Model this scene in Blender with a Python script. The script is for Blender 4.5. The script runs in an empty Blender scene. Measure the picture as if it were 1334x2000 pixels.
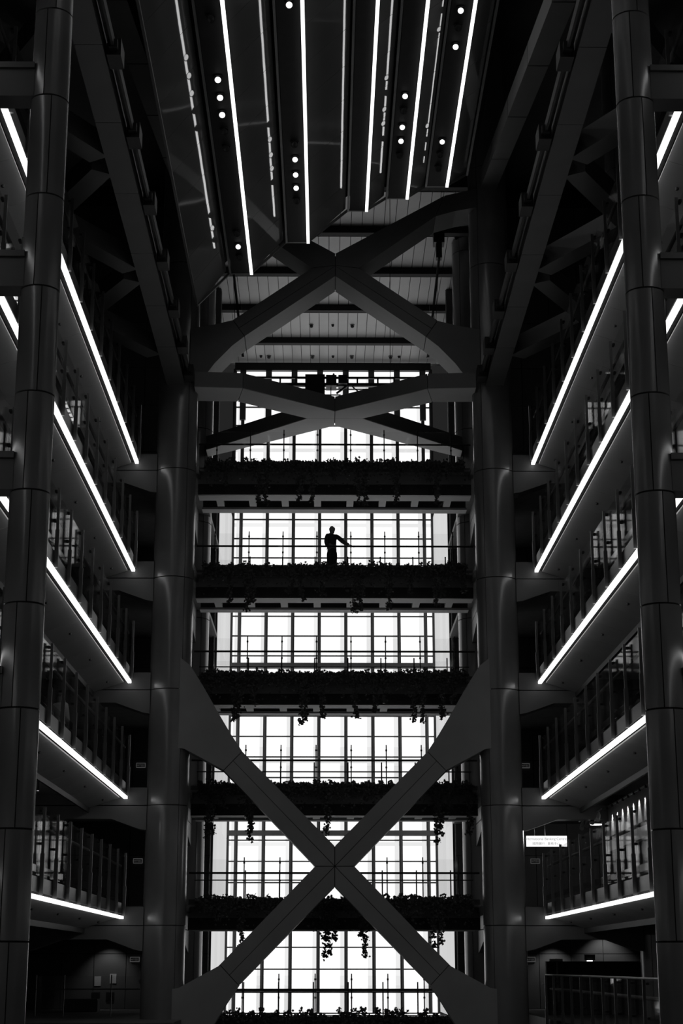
import bpy, bmesh, math, random
from mathutils import Vector, Matrix
R = math.radians
random.seed(7)
S = bpy.context.scene
C = S.collection

# ------------------------------------------------------------------ camera, world, exposure
cam = bpy.data.cameras.new('camera')
cam.sensor_fit = 'VERTICAL'; cam.sensor_height = 36; cam.sensor_width = 24
cam.lens = 36 * 3268 / 2000
cam.clip_end = 400
co = bpy.data.objects.new('camera', cam); C.objects.link(co)
co.location = (-0.29, 0, 0)                       # eye level is z = 0
co.rotation_euler = (R(90 + 15.2), 0, R(-0.52))
S.camera = co
W = bpy.data.worlds.new('world'); S.world = W; W.use_nodes = True
W.node_tree.nodes['Background'].inputs[0].default_value = (1, 1, 1, 1)
W.node_tree.nodes['Background'].inputs[1].default_value = 0.016
S.view_settings.view_transform = 'Standard'; S.view_settings.look = 'None'
S.view_settings.exposure = 0; S.view_settings.gamma = 1
S.view_settings.use_curve_mapping = False
S.cycles.use_denoising = True
S.cycles.transparent_max_bounces = 48
S.cycles.max_bounces = 6
S.cycles.sample_clamp_indirect = 3

# ------------------------------------------------------------------ materials
def nodemat(name):
    m = bpy.data.materials.new(name); m.use_nodes = True
    return m, m.node_tree.nodes, m.node_tree.links, m.node_tree.nodes['Principled BSDF']
def mat(name, v, rough=.5, metal=0., var=.12, scale=3., spec=.5):
    m, n, l, b = nodemat(name)
    tc = n.new('ShaderNodeTexCoord'); no = n.new('ShaderNodeTexNoise'); cr = n.new('ShaderNodeMapRange')
    no.inputs['Scale'].default_value = scale; no.inputs['Detail'].default_value = 4
    l.new(tc.outputs['Object'], no.inputs['Vector']); l.new(no.outputs['Fac'], cr.inputs['Value'])
    cr.inputs['From Min'].default_value = .3; cr.inputs['From Max'].default_value = .7
    cr.inputs['To Min'].default_value = v * (1 - var); cr.inputs['To Max'].default_value = v * (1 + var)
    cb = n.new('ShaderNodeCombineColor')
    for k in range(3): l.new(cr.outputs['Result'], cb.inputs[k])
    l.new(cb.outputs[0], b.inputs['Base Color'])
    b.inputs['Roughness'].default_value = rough; b.inputs['Metallic'].default_value = metal
    b.inputs['Specular IOR Level'].default_value = spec
    return m
def emit(name, v, vary=0.):
    m, n, l, b = nodemat(name)
    b.inputs['Base Color'].default_value = (.15, .15, .15, 1)
    b.inputs['Emission Color'].default_value = (1, 1, 1, 1)
    b.inputs['Emission Strength'].default_value = v
    b.inputs['Specular IOR Level'].default_value = 0
    if vary:
        oi = n.new('ShaderNodeObjectInfo'); mr = n.new('ShaderNodeMapRange')
        mr.inputs['To Min'].default_value = v * (1 - vary); mr.inputs['To Max'].default_value = v * (1 + vary)
        l.new(oi.outputs['Random'], mr.inputs['Value']); l.new(mr.outputs[0], b.inputs['Emission Strength'])
    return m
def glassmat(name, tint, refl=.06):
    m, n, l, b = nodemat(name); n.remove(b)
    t = n.new('ShaderNodeBsdfTransparent'); t.inputs[0].default_value = (tint, tint, tint, 1)
    g = n.new('ShaderNodeBsdfGlossy'); g.inputs['Roughness'].default_value = .04
    fr = n.new('ShaderNodeMapRange'); lw = n.new('ShaderNodeLayerWeight'); lw.inputs[0].default_value = .5
    pw_ = n.new('ShaderNodeMath'); pw_.operation = 'POWER'; pw_.inputs[1].default_value = 5
    l.new(lw.outputs['Facing'], pw_.inputs[0]); l.new(pw_.outputs[0], fr.inputs['Value'])
    fr.inputs['To Min'].default_value = .02; fr.inputs['To Max'].default_value = .3
    mx = n.new('ShaderNodeMixShader')
    l.new(fr.outputs[0], mx.inputs[0]); l.new(t.outputs[0], mx.inputs[1]); l.new(g.outputs[0], mx.inputs[2])
    l.new(mx.outputs[0], n['Material Output'].inputs[0])
    return m
def panemat(name, e, t, vary):
    m, n, l, b = nodemat(name); n.remove(b)
    em = n.new('ShaderNodeEmission'); tr = n.new('ShaderNodeBsdfTransparent'); ad = n.new('ShaderNodeAddShader')
    tr.inputs[0].default_value = (t, t, t, 1)
    oi = n.new('ShaderNodeObjectInfo'); mr = n.new('ShaderNodeMapRange')
    mr.inputs['To Min'].default_value = e*(1-vary); mr.inputs['To Max'].default_value = e*(1+vary)
    l.new(oi.outputs['Random'], mr.inputs['Value']); l.new(mr.outputs[0], em.inputs['Strength'])
    l.new(em.outputs[0], ad.inputs[0]); l.new(tr.outputs[0], ad.inputs[1]); l.new(ad.outputs[0], n['Material Output'].inputs[0])
    return m
M = dict(
    clad=mat('grey_metal_cladding', .23, .24, .32, .08, 1.2),
    core=mat('dark_joint', .02, .8),
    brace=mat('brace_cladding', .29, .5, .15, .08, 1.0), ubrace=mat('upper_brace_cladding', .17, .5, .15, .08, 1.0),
    beam=mat('beam_cladding', .15, .5, .15, .08, 1.0),
    chord=mat('chord_cladding', .13, .5, .15, .08, 1.0),
    soffit=mat('soffit_panel', .56, .6, 0, .06, .8),
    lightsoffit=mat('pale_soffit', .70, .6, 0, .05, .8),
    dark=mat('dark_metal', .035, .5, .2, .2),
    black=mat('black_paint', .008, .5, 0, .2),
    steel=mat('brushed_steel', .17, .35, .5, .1, 6),
    rail=mat('dark_rail', .025, .6, 0, .1),
    kick=mat('kick_plate', .06, .3, .3, .1),
    carpet=mat('floor_finish', .10, .6, 0, .2, 2),
    wall=mat('wall_panel', .10, .55, 0, .1, 1),
    paleWall=mat('pale_wall', .45, .6, 0, .06, 1),
    plank=mat('ceiling_plank', .48, .5, .1, .08, .7),
    mullion=mat('mullion_metal', .10, .5, .3, .1),
    mirror=mat('dark_mirror_glass', .28, .04, .5, .05, .5, .5),
    stepsoffit=mat('step_soffit', .010, .6, 0, .2, 3., .15),
    frame=mat('step_frame', .12, .4, .3, .1),
    leaf=mat('ivy_leaf', .07, .5, 0, .4, 8),
    soil=mat('planter_shell', .03, .6, 0, .2),
    glass=glassmat('clear_glass', .97), dglass=glassmat('tinted_glass', .80),
    pane=panemat('daylit_pane', .55, .50, .05), skinout=emit('bright_outer_skin', 1.7), pane2=emit('daylit_side_pane', .62, .06), pane3=emit('dim_daylit_pane', .34, .15),
    strip=emit('light_strip', 1.9), lamp=emit('lamp_glow', 1.6), lampoff=mat('unlit_lamp', .05, .25, .6),
    signface=emit('sign_face', 1.1), signink=emit('sign_ink', .16), exitface=emit('exit_face', .05), exitink=mat('exit_ink', .02, .6),
    paper=mat('paper', .5, .7), luml=emit('ceiling_luminaire', 1.5),
    shirt=mat('white_shirt', .55, .8), dshirt=mat('dark_shirt', .03, .8), trousers=mat('trousers', .012, .8), skin=mat('skin', .25, .6), hair=mat('hair', .01, .6),
)

def wavy(m):
    n, l = m.node_tree.nodes, m.node_tree.links
    tc = n.new('ShaderNodeTexCoord'); mp = n.new('ShaderNodeMapping'); no = n.new('ShaderNodeTexNoise'); bu = n.new('ShaderNodeBump')
    mp.inputs['Scale'].default_value = (1, .5, 1); no.inputs['Scale'].default_value = 1.3; no.inputs['Detail'].default_value = 0
    bu.inputs['Strength'].default_value = .02; bu.inputs['Distance'].default_value = .1
    l.new(tc.outputs['Object'], mp.inputs[0]); l.new(mp.outputs[0], no.inputs['Vector']); l.new(no.outputs['Fac'], bu.inputs['Height'])
    l.new(bu.outputs[0], n['Principled BSDF'].inputs['Normal'])
wavy(M['mirror'])

# ------------------------------------------------------------------ mesh helpers
class MB:
    def __init__(s): s.v = []; s.f = []
    def poly(s, vs, fs):
        o = len(s.v); s.v += [tuple(p) for p in vs]; s.f += [tuple(i + o for i in f) for f in fs]; return s
    def box(s, x0, x1, y0, y1, z0, z1):
        return s.poly([(x0,y0,z0),(x1,y0,z0),(x1,y1,z0),(x0,y1,z0),(x0,y0,z1),(x1,y0,z1),(x1,y1,z1),(x0,y1,z1)],
                      [(0,3,2,1),(4,5,6,7),(0,1,5,4),(1,2,6,5),(2,3,7,6),(3,0,4,7)])
    def prism(s, pts, axis, a0, a1):
        """pts: 2D outline; axis 'y': (x,z) extruded in y; 'x': (y,z) extruded in x; 'z': (x,y) extruded in z"""
        def P(p, a): return (p[0], a, p[1]) if axis == 'y' else ((a, p[0], p[1]) if axis == 'x' else (p[0], p[1], a))
        n = len(pts); vs = [P(p, a0) for p in pts] + [P(p, a1) for p in pts]
        fs = [tuple(range(n)), tuple(range(2*n-1, n-1, -1))] + [(i, i+n, (i+1) % n + n, (i+1) % n) for i in range(n)]
        return s.poly(vs, fs)
    def tube(s, path, r, n=8, cap=True):
        path = [Vector(p) for p in path]; rings = []
        for i, p in enumerate(path):
            d = (path[min(i+1, len(path)-1)] - path[max(i-1, 0)]).normalized()
            u = d.orthogonal().normalized() if abs(d.z) < .99 else Vector((1, 0, 0)); w = d.cross(u)
            rr = r[i] if isinstance(r, (list, tuple)) else r
            rings.append([p + (u*math.cos(2*math.pi*k/n) + w*math.sin(2*math.pi*k/n))*rr for k in range(n)])
        vs = [q for g in rings for q in g]; fs = []
        for i in range(len(rings)-1):
            for k in range(n): fs.append((i*n+k, i*n+(k+1) % n, (i+1)*n+(k+1) % n, (i+1)*n+k))
        if cap: fs += [tuple(range(n-1, -1, -1)), tuple(range((len(rings)-1)*n, len(rings)*n))]
        return s.poly(vs, fs)
    def bar(s, a, b, w, h, up=(0, 0, 1)):
        a, b = Vector(a), Vector(b); d = (b-a).normalized(); x = d.cross(Vector(up)).normalized()*w/2; z = x.cross(d).normalized()*h/2
        vs = [a-x-z, a+x-z, a+x+z, a-x+z, b-x-z, b+x-z, b+x+z, b-x+z]
        return s.poly(vs, [(0,1,2,3),(7,6,5,4),(0,4,5,1),(1,5,6,2),(2,6,7,3),(3,7,4,0)])
    def mesh(s, name, m, smooth=False):
        me = bpy.data.meshes.new(name); me.from_pydata(s.v, [], s.f); me.materials.append(m); me.validate()
        bm = bmesh.new(); bm.from_mesh(me); bmesh.ops.recalc_face_normals(bm, faces=bm.faces); bm.to_mesh(me); bm.free()
        if smooth:
            for p in me.polygons: p.use_smooth = True
            me.set_sharp_from_angle(angle=R(35))
        return me
    def build(s, name, m, parent=None, smooth=False):
        xs, ys, zs = zip(*s.v)
        c = Vector(((min(xs)+max(xs))/2, (min(ys)+max(ys))/2, min(zs)))
        s.v = [(p[0]-c.x, p[1]-c.y, p[2]-c.z) for p in s.v]
        return inst(name, s.mesh(name, m, smooth), c, parent)
WORLD = {}
def inst(name, me, loc, parent=None):
    o = bpy.data.objects.new(name, me); C.objects.link(o)
    loc = Vector(loc); WORLD[o] = loc.copy()
    if parent: o.parent = parent; loc = loc - WORLD[parent]
    o.location = loc
    return o
def tag(o, label, cat=None, group=None, kind=None):
    o['label'] = label
    if cat: o['category'] = cat
    if group: o['group'] = group
    if kind: o['kind'] = kind
    return o
def thing(name, loc, label, cat, group=None, kind=None):
    return tag(inst(name, None, loc), label, cat, group, kind)

SIDES = ((-1, 'left'), (1, 'right'))
FL = 3.9
ORD = {-1: 'lowest', 0: 'second lowest', 1: 'third lowest', 2: 'third highest', 3: 'second highest', 4: 'highest'}
GORD = {-1: 'ground level', 0: 'lowest', 1: 'second lowest', 2: 'middle', 3: 'second highest', 4: 'highest'}
def sx(s, a, b):            # x-range mirrored to side s, ordered
    a, b = s*a, s*b
    return (a, b) if a < b else (b, a)

# ------------------------------------------------------------------ the daylit facade
def facade(name, xs, y, zs, pm, label, mw=.16, thick=()):
    root = tag(inst(name, None, ((xs[0]+xs[-1])/2, y, zs[0])), label, kind='structure')
    z0, z1 = zs[0], zs[-1]
    mull = MB().box(-mw/2, mw/2, -.30, .06, 0, z1-z0).box(-.02, .02, -.36, -.30, 0, z1-z0).mesh('mullion', M['mullion'])
    for x in xs: inst('mullion', mull, (x, y, z0), root)
    tr = MB().box(xs[0], xs[-1], -.06, .05, -.03, .03)
    trm = tr.mesh('transom', M['mullion'])
    for z in zs: inst('transom', trm, (0, y, z), root)
    for z in thick: MB().box(xs[0], xs[-1], y-.35, y+.03, z-.12, z+.12).build('transom', M['mullion'], root)
    cache = {}
    for i in range(len(xs)-1):
        w = round(xs[i+1]-xs[i], 3)
        for j in range(len(zs)-1):
            h = round(zs[j+1]-zs[j], 3)
            if (w, h) not in cache: cache[w, h] = MB().box(-w/2, w/2, .06, .10, 0, h).mesh('pane', pm)
            inst('pane', cache[w, h], ((xs[i]+xs[i+1])/2, y, zs[j]), root)
    return root
ROWS = [.86 + .975*n for n in range(-3, 30)]
XC = [-4.93, -4.515, -3.225, -1.935, -.645, .645, 1.935, 3.225, 4.515, 4.93]
facade('window_1', XC, 80, ROWS, M['pane'], 'tall daylit window wall of white panes behind the footbridges', thick=(6.05, 14.0, 22.0))
w1 = bpy.data.objects['window_1']
MB().box(-5.0, 5.0, 80.75, 80.8, -2.2, 29.4).build('outer_skin', M['skinout'], w1)
ofm = MB().box(-.1, .1, 0, .12, 0, 31).mesh('outer_mullion', M['mullion'])
for x in XC[1:-1]: inst('outer_mullion', ofm, (x-.17, 80.45, -2), w1)
otm = MB().box(-4.9, 4.9, 0, .1, -.09, .09).mesh('outer_transom', M['mullion'])
for k in range(-1, 7): inst('outer_transom', otm, (0, 80.5, 5.6 + 3.9*k), w1)
for x in XC[1:-1]: MB().box(x-.15, x+.15, 79.55, 79.72, 26.4, 29.3).build('head_mullion', M['mullion'], w1)
MB().box(-4.93, 4.93, 79.5, 79.7, 29.0, 29.4).build('head_beam', M['black'], w1)
for s, nm in SIDES:
    root = tag(inst('window_2' if s < 0 else 'window_3', None, (s*4.98, 75, -2)), f'{nm} return of the daylit window wall, seen edge on', kind='structure')
    pm = MB().box(-.03, .03, .02, 1.86, .01, 3.88).mesh('pane', M['pane2'])
    for j in range(6):
        for i in range(5): inst('pane', pm, (s*4.98, 70.55 + i*1.88, -2 + j*3.9), root)
    fm = MB().box(-.05, .05, -.03, .03, 0, 23.4).mesh('mullion', M['mullion'])
    for i in range(6): inst('mullion', fm, (s*5.02, 70.53 + i*1.88, -2), root)
    xs = [s*x for x in (12.9, 13.55, 14.85, 16.15, 17.45)]; xs.sort()
    facade('window_4' if s < 0 else 'window_5', xs, 80, ROWS[:22], M['pane3'], f'dim {nm} end window glimpsed behind the {nm} galleries', mw=.2)

# ------------------------------------------------------------------ core walls
for s, nm in SIDES:
    w = tag(inst('wall_' + nm, None, (s*8.9, 70.2, -5.6)), f'dark panelled core wall behind the {nm} galleries', kind='structure')
    a, b = sx(s, 5.05, 12.8)
    MB().box(a, b, 70.12, 70.5, -5.6, 34.5).build('wall_backing', M['core'], w)
    cols = [5.05, 5.75, 7.05, 8.35, 9.65, 10.95, 12.8]
    for i in range(6):
        x0, x1 = sx(s, cols[i], cols[i+1])
        for j in range(10):
            h0 = -1.65 + (j-1)*3.9
            for q0, q1 in ((h0, h0+2.15), (h0+2.15, h0+3.9)):
                MB().box(x0+.012, x1-.012, 70.05, 70.12, q0+.012, q1-.012).build('wall_panel', M['wall'], w)
    # outer side wall and far wall returns
    MB().box(*sx(s, 12.6, 12.8), 70.5, 80, -5.6, 31).build('wall_return', M['wall'], w)
    ww = tag(MB().box(*sx(s, 18.5, 18.9), 18, 80.5, -5.6, 34.5).build('wall_' + nm + '_outer', M['wall']), f'dark outer wall beyond the {nm} galleries', kind='structure')

# ------------------------------------------------------------------ ground and planked ceiling
g = tag(MB().box(-18.5, 18.5, 18, 80.5, -5.95, -5.6).build('floor', M['carpet']), 'dark atrium ground floor far below the footbridges', kind='structure')
ce = tag(inst('ceiling', None, (0, 72, 29.4)), 'planked metal ceiling lit from the window wall, above the upper brace', kind='structure')
MB().box(-5.7, 5.7, 58, 80.5, 29.62, 29.8).build('ceiling_backing', M['core'], ce)
BARS = [59.4, 63.6, 67.82, 72.06, 76.24, 79.9]
pw = .452
for i in range(len(BARS)-1):
    y0, y1 = BARS[i]+.16, BARS[i+1]-.16
    MB().box(-5.6, 5.6, BARS[i]-.16, BARS[i]+.16, 29.15, 29.62).build('ceiling_beam', M['core'], ce)
    MB().box(-5.6, 5.6, y0+.02, y0+.72, 29.50, 29.62).build('edge_panel', M['plank'], ce)
    me = MB().box(-pw/2+.012, pw/2-.012, 0, y1-y0-.74, 0, .1).mesh('plank', M['plank'])
    for k in range(25): inst('plank', me, (-5.42 + k*pw, y0+.74, 29.45), ce)
tag(MB().box(-18.9, 18.9, 18, 80.5, 34.5, 34.8).build('ceiling', M['wall']), 'dark roof high over the whole atrium', kind='structure')
def downlight(loc, r, lit, label, group, tiltring='frame'):
    t = thing('ceiling_downlight', loc, label, 'downlight', group)
    x, y, z = loc
    ring = MB(); n = 16
    vs = []; 
    for rr, dz in ((r, 0), (r*1.25, 0), (r*1.25, .03), (r, .03)):
        vs += [(x+rr*math.cos(2*math.pi*k/n), y+rr*math.sin(2*math.pi*k/n), z+dz-.02) for k in range(n)]
    fs = [(q*n+k, q*n+(k+1) % n, ((q+1) % 4)*n+(k+1) % n, ((q+1) % 4)*n+k) for q in range(4) for k in range(n)]
    ring.poly(vs, fs).build('trim_ring', M[tiltring], t)
    c = Vector((x, y, z-r*.78)); a = Vector((0, -.72, -.69))
    gm = MB().tube([c - a*r*.5, c + a*r*.1, c + a*r*.12], [r*.8, r*1.0, r*.9], 16).build('gimbal', M['black' if tiltring == 'stepsoffit' else tiltring], t, True)
    MB().tube([c + a*r*.11, c + a*r*.2, c + a*r*.26], [r*.82, r*.62, r*.15], 16).build('lamp', M['lamp' if lit else 'lampoff'], gm, True)
    return t
PL = {(-1.05, 74.43): 'left of two', (.9, 74.43): 'right of two', (-.03, 74.43): 'at its centre', (-3.2, 78.65): 'leftmost of four', (-1.03, 78.65): 'second from left', (.94, 78.65): 'third from left',
      (2.88, 78.65): 'rightmost of four', (-3.6, 78.65): 'at its left end', (0, 78.65): 'at its centre', (3.3, 78.65): 'at its right end', (5.1, 64.5): 'upper one', (5.1, 70.2): 'lower one'}
for x, y, lit in ((-1.05, 74.43, 1), (.9, 74.43, 1), (-.03, 74.43, 0), (-3.2, 78.65, 1), (-1.03, 78.65, 1), (.94, 78.65, 1), (2.88, 78.65, 1), (-3.6, 78.65, 0), (0, 78.65, 0), (3.3, 78.65, 0), (5.1, 64.5, 0), (5.1, 70.2, 0)):
    downlight((x, y, 29.44), .09 if lit else .06, False, ('round light' if lit else 'dark sensor dot') + ' in the ' + ('row nearest the window wall' if y > 77 else 'middle planked bay' if y > 73 else 'right edge of the planked ceiling') + ', ' + PL[round(x, 2), y], 'lights in the planked ceiling', 'steel' if lit else 'black')

# ------------------------------------------------------------------ round columns
def column(name, x, y, r, z0, z1, rings, seams, label, cat, kind=None):
    t = thing(name, (x, y, z0), label, cat, None, kind)
    MB().tube([(x, y, z0), (x, y, z1)], r-.03, 24).build('core', M['core'], t)
    zs = [z0] + [z for z in rings if z0 < z < z1] + [z1]
    for i in range(len(zs)-1):
        for a0 in (seams[i % len(seams)], seams[i % len(seams)] + 180):
            n = 18; g = .018/r
            an = [R(a0) + g/2 + (math.pi-g)*k/n for k in range(n+1)]
            vs = []
            for rr in (r, r-.03):
                for z in (zs[i]+.016, zs[i+1]-.016):
                    vs += [(x+rr*math.cos(a), y+rr*math.sin(a), z) for a in an]
            k1 = n+1
            fs = [(k, k+1, k1+k+1, k1+k) for k in range(n)] + [(2*k1+k, 3*k1+k, 3*k1+k+1, 2*k1+k+1) for k in range(n)]
            fs += [(k, 2*k1+k, 2*k1+k+1, k+1) for k in range(n)] + [(k1+k, k1+k+1, 3*k1+k+1, 3*k1+k) for k in range(n)]
            fs += [(0, k1, 3*k1, 2*k1), (n, 2*k1+n, 3*k1+n, k1+n)]
            MB().poly(vs, fs).build('casing_panel', M['clad'], t, True)
    return t
MX, MY, MR = 5.64, 57.0, .71
for s, nm in SIDES:
    rg = [1.30 + FL*k for k in range(-2, 8)]
    sm = [-52] if s < 0 else [-128]
    column('mast_column', s*MX, MY, MR, -5.6, 34.5, rg, sm, f'thick round grey mast column at the {nm} end of the cross braces', 'column')
    column('mast_column', s*MX, 65, MR, -5.6, 29.4, [r_+.2 for r_ in rg], sm, f'rear round mast column beside the {nm} edge of the window wall', 'column')
    column('mast_column', s*10.8, MY, MR, -5.6, 34.5, rg, sm, f'outer round mast column mostly hidden behind the {nm} hanger', 'column')
    hz = []
    z = .40 - 3.9*2
    while z < 26: hz += [z, z+1.85]; z += 3.9
    column('hanger_column', s*5.63, 29, .36, -5.6, 21, hz, ([-100, -75] if s < 0 else [-105, -80]), f'slim round hanger column running full height near the {nm} edge', 'column')

# ------------------------------------------------------------------ haunched beams
def haunched(label, axis, a0, a1, c, k, w=.7, hl=.62):
    z = FL*k
    mid = (a0+a1)/2
    t = thing('haunched_beam', ((mid, c, z+.49) if axis == 'y' else (c, mid, z+.49)), label, 'beam', 'haunched beams between mast columns')
    lo = [(a0, z+.49), (a0+hl*.35, z+.52), (a0+hl*1.9, z+.86), (a1-hl*1.9, z+.86), (a1-hl*.35, z+.52), (a1, z+.49), (a1, z+1.285), (a0, z+1.285)]
    MB().prism(lo, axis, c-w/2, c+w/2).build('lower_casing', M['beam'], t)
    m = (a0+a1)/2
    for q0, q1 in ((a0, m-.01), (m+.01, a1)):
        MB().prism([(q0, z+1.315), (q1, z+1.315), (q1, z+1.9), (q0, z+1.9)], axis, c-w/2, c+w/2).build('upper_casing', M['beam'], t)
    return t
for s, nm in SIDES:
    for k in range(-1, 5):
        x0, x1 = sx(s, MX+MR-.06, 10.8-MR+.06)
        haunched(f'{GORD[k]} haunched beam running outward from the front {nm} mast column', 'y', x0, x1, MY, k)
        haunched(f'{GORD[k]} haunched beam running back from the front {nm} mast to the rear one', 'x', MY+MR-.06, 65-MR+.06, s*MX, k, .5, 1.1)
        if k >= 0:
            x0, x1 = sx(s, 5.9, 13.5)
            b = thing('hanger_beam', (s*9.5, 29, FL*k+.4), f'{GORD[k]} cross beam running outward from the {nm} hanger column', 'beam', 'cross beams at the hangers')
            MB().box(x0, x1, 28.75, 29.25, FL*k+.42, FL*k+.99).build('web_panel', M['wall'], b)
            MB().box(x0, x1, 28.7, 29.3, FL*k+1.0, FL*k+1.12).build('top_flange', M['wall'], b)

# ------------------------------------------------------------------ cross braces
def arm_panels(root, poly_top, poly_bot, y0, y1, gap=.012):
    """arm outlined by a top edge and a bottom edge (same number of points), split along its middle seam"""
    mid = [((a[0]+b[0])/2, (a[1]+b[1])/2) for a, b in zip(poly_top, poly_bot)]
    up = lambda pts, d: [(p[0], p[1]+d) for p in pts]
    a = MB().prism(poly_top + up(mid, gap)[::-1], 'y', y0, y1).build('arm_panel', M['brace'], root)
    MB().prism(up(mid, -gap) + poly_bot[::-1], 'y', y0, y1).build('arm_panel', M['brace'], root)
BY0, BY1 = 56.4, 57.3
lx = thing('cross_brace', (0, 56.8, -3.5), 'big grey X brace crossing low between the front mast columns', 'brace')
ux = thing('cross_brace', (0, 56.8, 20), 'wide flat X brace high between the masts below the stepped ceiling', 'brace')
g = .012
for s in (-1, 1):
    m_ = lambda pts: [(s*p[0], p[1]) for p in pts]
    # lower X: centre (0, 3.2)
    for v in (1, -1):
        q = lambda pts: m_([(x, 3.2 + v*(z-3.2)) for x, z in pts])
        hd = .63                                  # half the vertical thickness of an arm
        top = [(.012, 3.2+.64), (3.10, 6.98)]; bot = [(.66, 3.2+.0), (3.72, 6.34)]
        mid = [(.012, 3.2), (3.41, 6.66)]
        def off(a, b, d):
            dx, dz = b[0]-a[0], b[1]-a[1]; L = math.hypot(dx, dz); nx, nz = -dz/L*d, dx/L*d
            return [(a[0]+nx, a[1]+nz), (b[0]+nx, b[1]+nz)]
        a_, b_ = (.0, 3.2), (3.41, 6.66)
        up_in = off(a_, b_, .008); dn_in = off(a_, b_, -.008)
        MB().prism(q([(.012, 3.86), (.012, 3.225), up_in[1], (3.11, 6.97)]), 'y', BY0, BY1).build('arm_panel', M['brace'], lx)
        MB().prism(q([(.03, 3.212), (.655, 3.212), (3.72, 6.34), dn_in[1]]), 'y', BY0, BY1).build('arm_panel', M['brace'], lx)
        MB().prism(q([(3.12, 6.99), (3.735, 6.36), (5.06, 7.07), (5.3, 7.1), (5.3, 10.2), (4.92, 9.89), (4.42, 9.1), (3.97, 8.32), (3.5, 7.55)]), 'y', BY0, BY1).build('gusset', M['brace'], lx)
    MB().prism(m_([(0, 3.84), (3.3, 7.1), (3.8, 6.4), (.6, 3.2), (3.8, 0.0), (3.3, -.7), (0, 2.56)]), 'y', BY0+.05, BY1-.05).build('core', M['core'], lx)
    # upper X
    UY0, UY1 = 56.4, 57.85
    lo_top = [(.012, 25.09), (1.25, 24.24), (3.68, 22.49)]; lo_bot = [(.012, 24.2), (1.25, 23.31), (3.25, 21.87)]
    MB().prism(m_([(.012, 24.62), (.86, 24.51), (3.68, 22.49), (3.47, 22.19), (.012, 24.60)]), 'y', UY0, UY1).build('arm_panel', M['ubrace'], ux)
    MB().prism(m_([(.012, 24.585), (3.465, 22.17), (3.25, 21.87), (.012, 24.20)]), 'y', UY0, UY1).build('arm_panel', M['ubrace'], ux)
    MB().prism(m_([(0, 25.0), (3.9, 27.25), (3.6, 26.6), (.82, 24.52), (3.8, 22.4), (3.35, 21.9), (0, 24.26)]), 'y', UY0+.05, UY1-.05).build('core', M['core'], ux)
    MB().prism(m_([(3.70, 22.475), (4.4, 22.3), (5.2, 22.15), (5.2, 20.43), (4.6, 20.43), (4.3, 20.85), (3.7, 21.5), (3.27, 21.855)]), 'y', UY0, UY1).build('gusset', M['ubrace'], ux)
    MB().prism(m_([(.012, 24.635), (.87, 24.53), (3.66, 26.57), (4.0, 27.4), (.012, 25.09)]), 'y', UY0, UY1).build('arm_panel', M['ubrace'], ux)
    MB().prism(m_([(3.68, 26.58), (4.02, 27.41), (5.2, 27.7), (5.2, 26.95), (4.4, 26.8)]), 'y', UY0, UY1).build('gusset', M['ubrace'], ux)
px = thing('plan_brace', (0, 60, 19.85), 'flat horizontal X brace with pale underside between front and rear masts', 'brace')
PZ0, PZ1 = 19.85, 20.42
for s in (-1, 1):
    m_ = lambda pts: [(s*p[0], p[1]) for p in pts]
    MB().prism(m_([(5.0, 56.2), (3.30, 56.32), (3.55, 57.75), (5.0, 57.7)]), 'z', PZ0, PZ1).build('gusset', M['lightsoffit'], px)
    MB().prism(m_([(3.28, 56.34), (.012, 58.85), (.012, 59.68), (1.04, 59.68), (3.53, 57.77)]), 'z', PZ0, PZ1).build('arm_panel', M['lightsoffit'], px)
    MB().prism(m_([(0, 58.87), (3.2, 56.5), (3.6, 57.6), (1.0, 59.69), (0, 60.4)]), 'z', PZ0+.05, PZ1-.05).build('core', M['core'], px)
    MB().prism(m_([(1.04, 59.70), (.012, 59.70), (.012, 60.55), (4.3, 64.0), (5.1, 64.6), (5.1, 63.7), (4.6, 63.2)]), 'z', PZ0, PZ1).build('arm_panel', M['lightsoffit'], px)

    for a, b in (((5.0, 56.19), (3.30, 56.31)), ((3.28, 56.33), (.012, 58.84)), ((1.04, 59.69), (4.6, 63.19)), ((4.6, 63.19), (5.1, 63.69))):  # darker plates paint shade onto the fronts; the cladding itself is one tone
        MB().bar((s*a[0], a[1]-.012, (PZ0+PZ1)/2+.01), (s*b[0], b[1]-.012, (PZ0+PZ1)/2+.01), .02, PZ1-PZ0-.02).build('shade_plate', M['ubrace'], px)
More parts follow.
